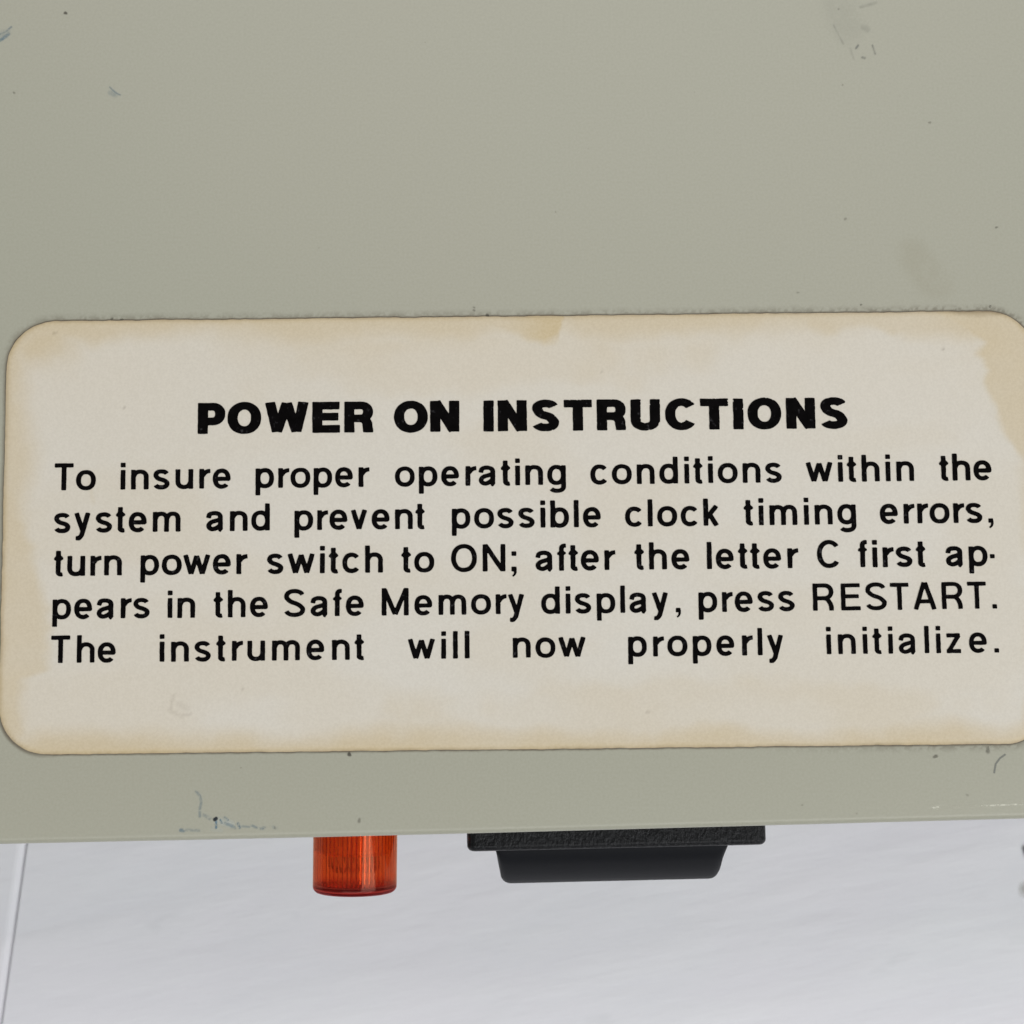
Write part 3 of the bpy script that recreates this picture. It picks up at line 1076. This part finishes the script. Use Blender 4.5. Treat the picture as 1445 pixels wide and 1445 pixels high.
V, Fc = lathe([(RO + 0.05, -0.5), (RO + 0.75, -0.5), (RO + 0.75, 0.15), (RO + 0.6, 0.3), (RO + 0.05, 0.3)], 64)

# ------------------------------------------------------------------ rocker switch
SWA = math.atan2(0.6495, 28.15)
sw_cx = (-4.17 + 23.98) / 2
sw_front = (-31.2426 - 30.593) / 2 - 0.12
switch = empty("rocker_switch", instrument)
switch.location = (sw_cx * MM, sw_front * MM, -8.0 * MM)
switch.rotation_euler = (0, 0, SWA)
BW, BH, BT = 28.3, 20.5, 2.75          # bezel: width, height, thickness


def rounded_slab(w, h_, y0, y1, rc, re, nseg=5):
    """slab in the x-z plane (top at z=0) from y0 (front) to y1 (back), rounded corners and rounded front edge"""
    def outline(ins):
        r = max(rc - ins, 0.05)
        pts = []
        for cx, cz, a0 in ((w / 2 - rc, -rc, 90), (-w / 2 + rc, -rc, 180), (-w / 2 + rc, -h_ + rc, 270), (w / 2 - rc, -h_ + rc, 0)):
            for q in range(nseg + 1):
                a = math.radians({90: 0, 180: 90, 270: 180, 0: 270}[a0] + 90 * q / nseg)
                pts.append((cx + r * math.cos(a), cz + r * math.sin(a)))
        return pts
    rings = [(y1, 0.0), (y0 + re, 0.0)]
    for a in np.linspace(0, math.pi / 2, 6)[1:]:
        rings.append((y0 + re - re * math.sin(a), re * (1 - math.cos(a))))
    V, Fc = [], []
    n = 4 * (nseg + 1)
    for y_, ins in rings:
        V += [(a, y_, b) for a, b in outline(ins)]
    for k in range(len(rings) - 1):
        for q in range(n):
            q2 = (q + 1) % n
            Fc.append((k * n + q, (k + 1) * n + q, (k + 1) * n + q2, k * n + q2))
    Fc.append(tuple((len(rings) - 1) * n + q for q in range(n))[::-1])
    Fc.append(tuple(range(n)))
    return V, Fc


V, Fc = rounded_slab(BW, BH, 0.0, BT + 0.5, 0.9, 0.55)
me_b = mesh_obj("bezel", V, Fc, M_BEZEL, switch, smooth=False)
# rocker: cross-section in y-z swept over x with slanted, rounded ends
rk_l, rk_r = -1.61 - sw_cx, 20.85 - sw_cx
cz = -BH / 2
sec = []                                # (protrusion, z) down the face of the rocker
for q in np.linspace(0, 1, 15):
    z = -1.7 - q * (BH - 3.4)
    if q < 0.36:
        a = q / 0.36
        pr_ = 0.25 + 3.75 * math.sin(a * math.pi / 2) ** 0.85
    else:
        a = (q - 0.36) / 0.64
        pr_ = 4.0 - 3.3 * a ** 0.9
    sec.append((pr_, z))
PMAX = 4.0


def plan_outline():
    """plan of the rocker: slanted ends, rounded front corners; (x, protrusion)"""
    xl0, xl1, xr0, xr1, r = rk_l, rk_l + 0.40, rk_r, rk_r - 0.62, 1.0
    pts = [(xl0, 0.0), (xl0 + 0.22, 2.0), (xl1, PMAX - r)]
    for a in np.linspace(0, math.pi / 2, 7)[1:]:
        pts.append((xl1 + r - r * math.cos(a), PMAX - r + r * math.sin(a)))
    for u in np.linspace(0, 1, 14)[1:-1]:
        pts.append((xl1 + r + (xr1 - xl1 - 2 * r) * u, PMAX))
    for a in np.linspace(math.pi / 2, 0, 7):
        pts.append((xr1 - r + r * math.cos(a), PMAX - r + r * math.sin(a)))
    return pts + [(xr0 - 0.38, 2.0), (xr0, 0.0)]


PL = plan_outline()
xs_n, m_ = len(PL), len(sec)
V = [(px_, -pp * (pr_ / PMAX), z) for px_, pp in PL for pr_, z in sec]
Fc = [(i * m_ + k, i * m_ + k + 1, (i + 1) * m_ + k + 1, (i + 1) * m_ + k) for i in range(xs_n - 1) for k in range(m_ - 1)]
b0 = len(V)                             # rim that closes the rocker back into the bezel
rim = [i * m_ for i in range(xs_n)] + [(xs_n - 1) * m_ + k for k in range(1, m_)] + \
      [i * m_ + m_ - 1 for i in range(xs_n - 2, -1, -1)] + [k for k in range(m_ - 2, 0, -1)]
for k in rim:
    V.append((V[k][0], 0.4, V[k][2]))
for q in range(len(rim)):
    q2 = (q + 1) % len(rim)
    Fc.append((rim[q], rim[q2], b0 + q2, b0 + q))
rk = mesh_obj("rocker", V, Fc, M_ROCKER, switch, smooth=True)
me = rk.data
bm = bmesh.new()
bm.from_mesh(me)
bmesh.ops.recalc_face_normals(bm, faces=bm.faces)
bm.to_mesh(me)
bm.free()
for o_ in (me_b, lens):
    bm = bmesh.new()
    bm.from_mesh(o_.data)
    bmesh.ops.remove_doubles(bm, verts=bm.verts, dist=1e-8)
    bmesh.ops.recalc_face_normals(bm, faces=bm.faces)
    bm.to_mesh(o_.data)
    bm.free()
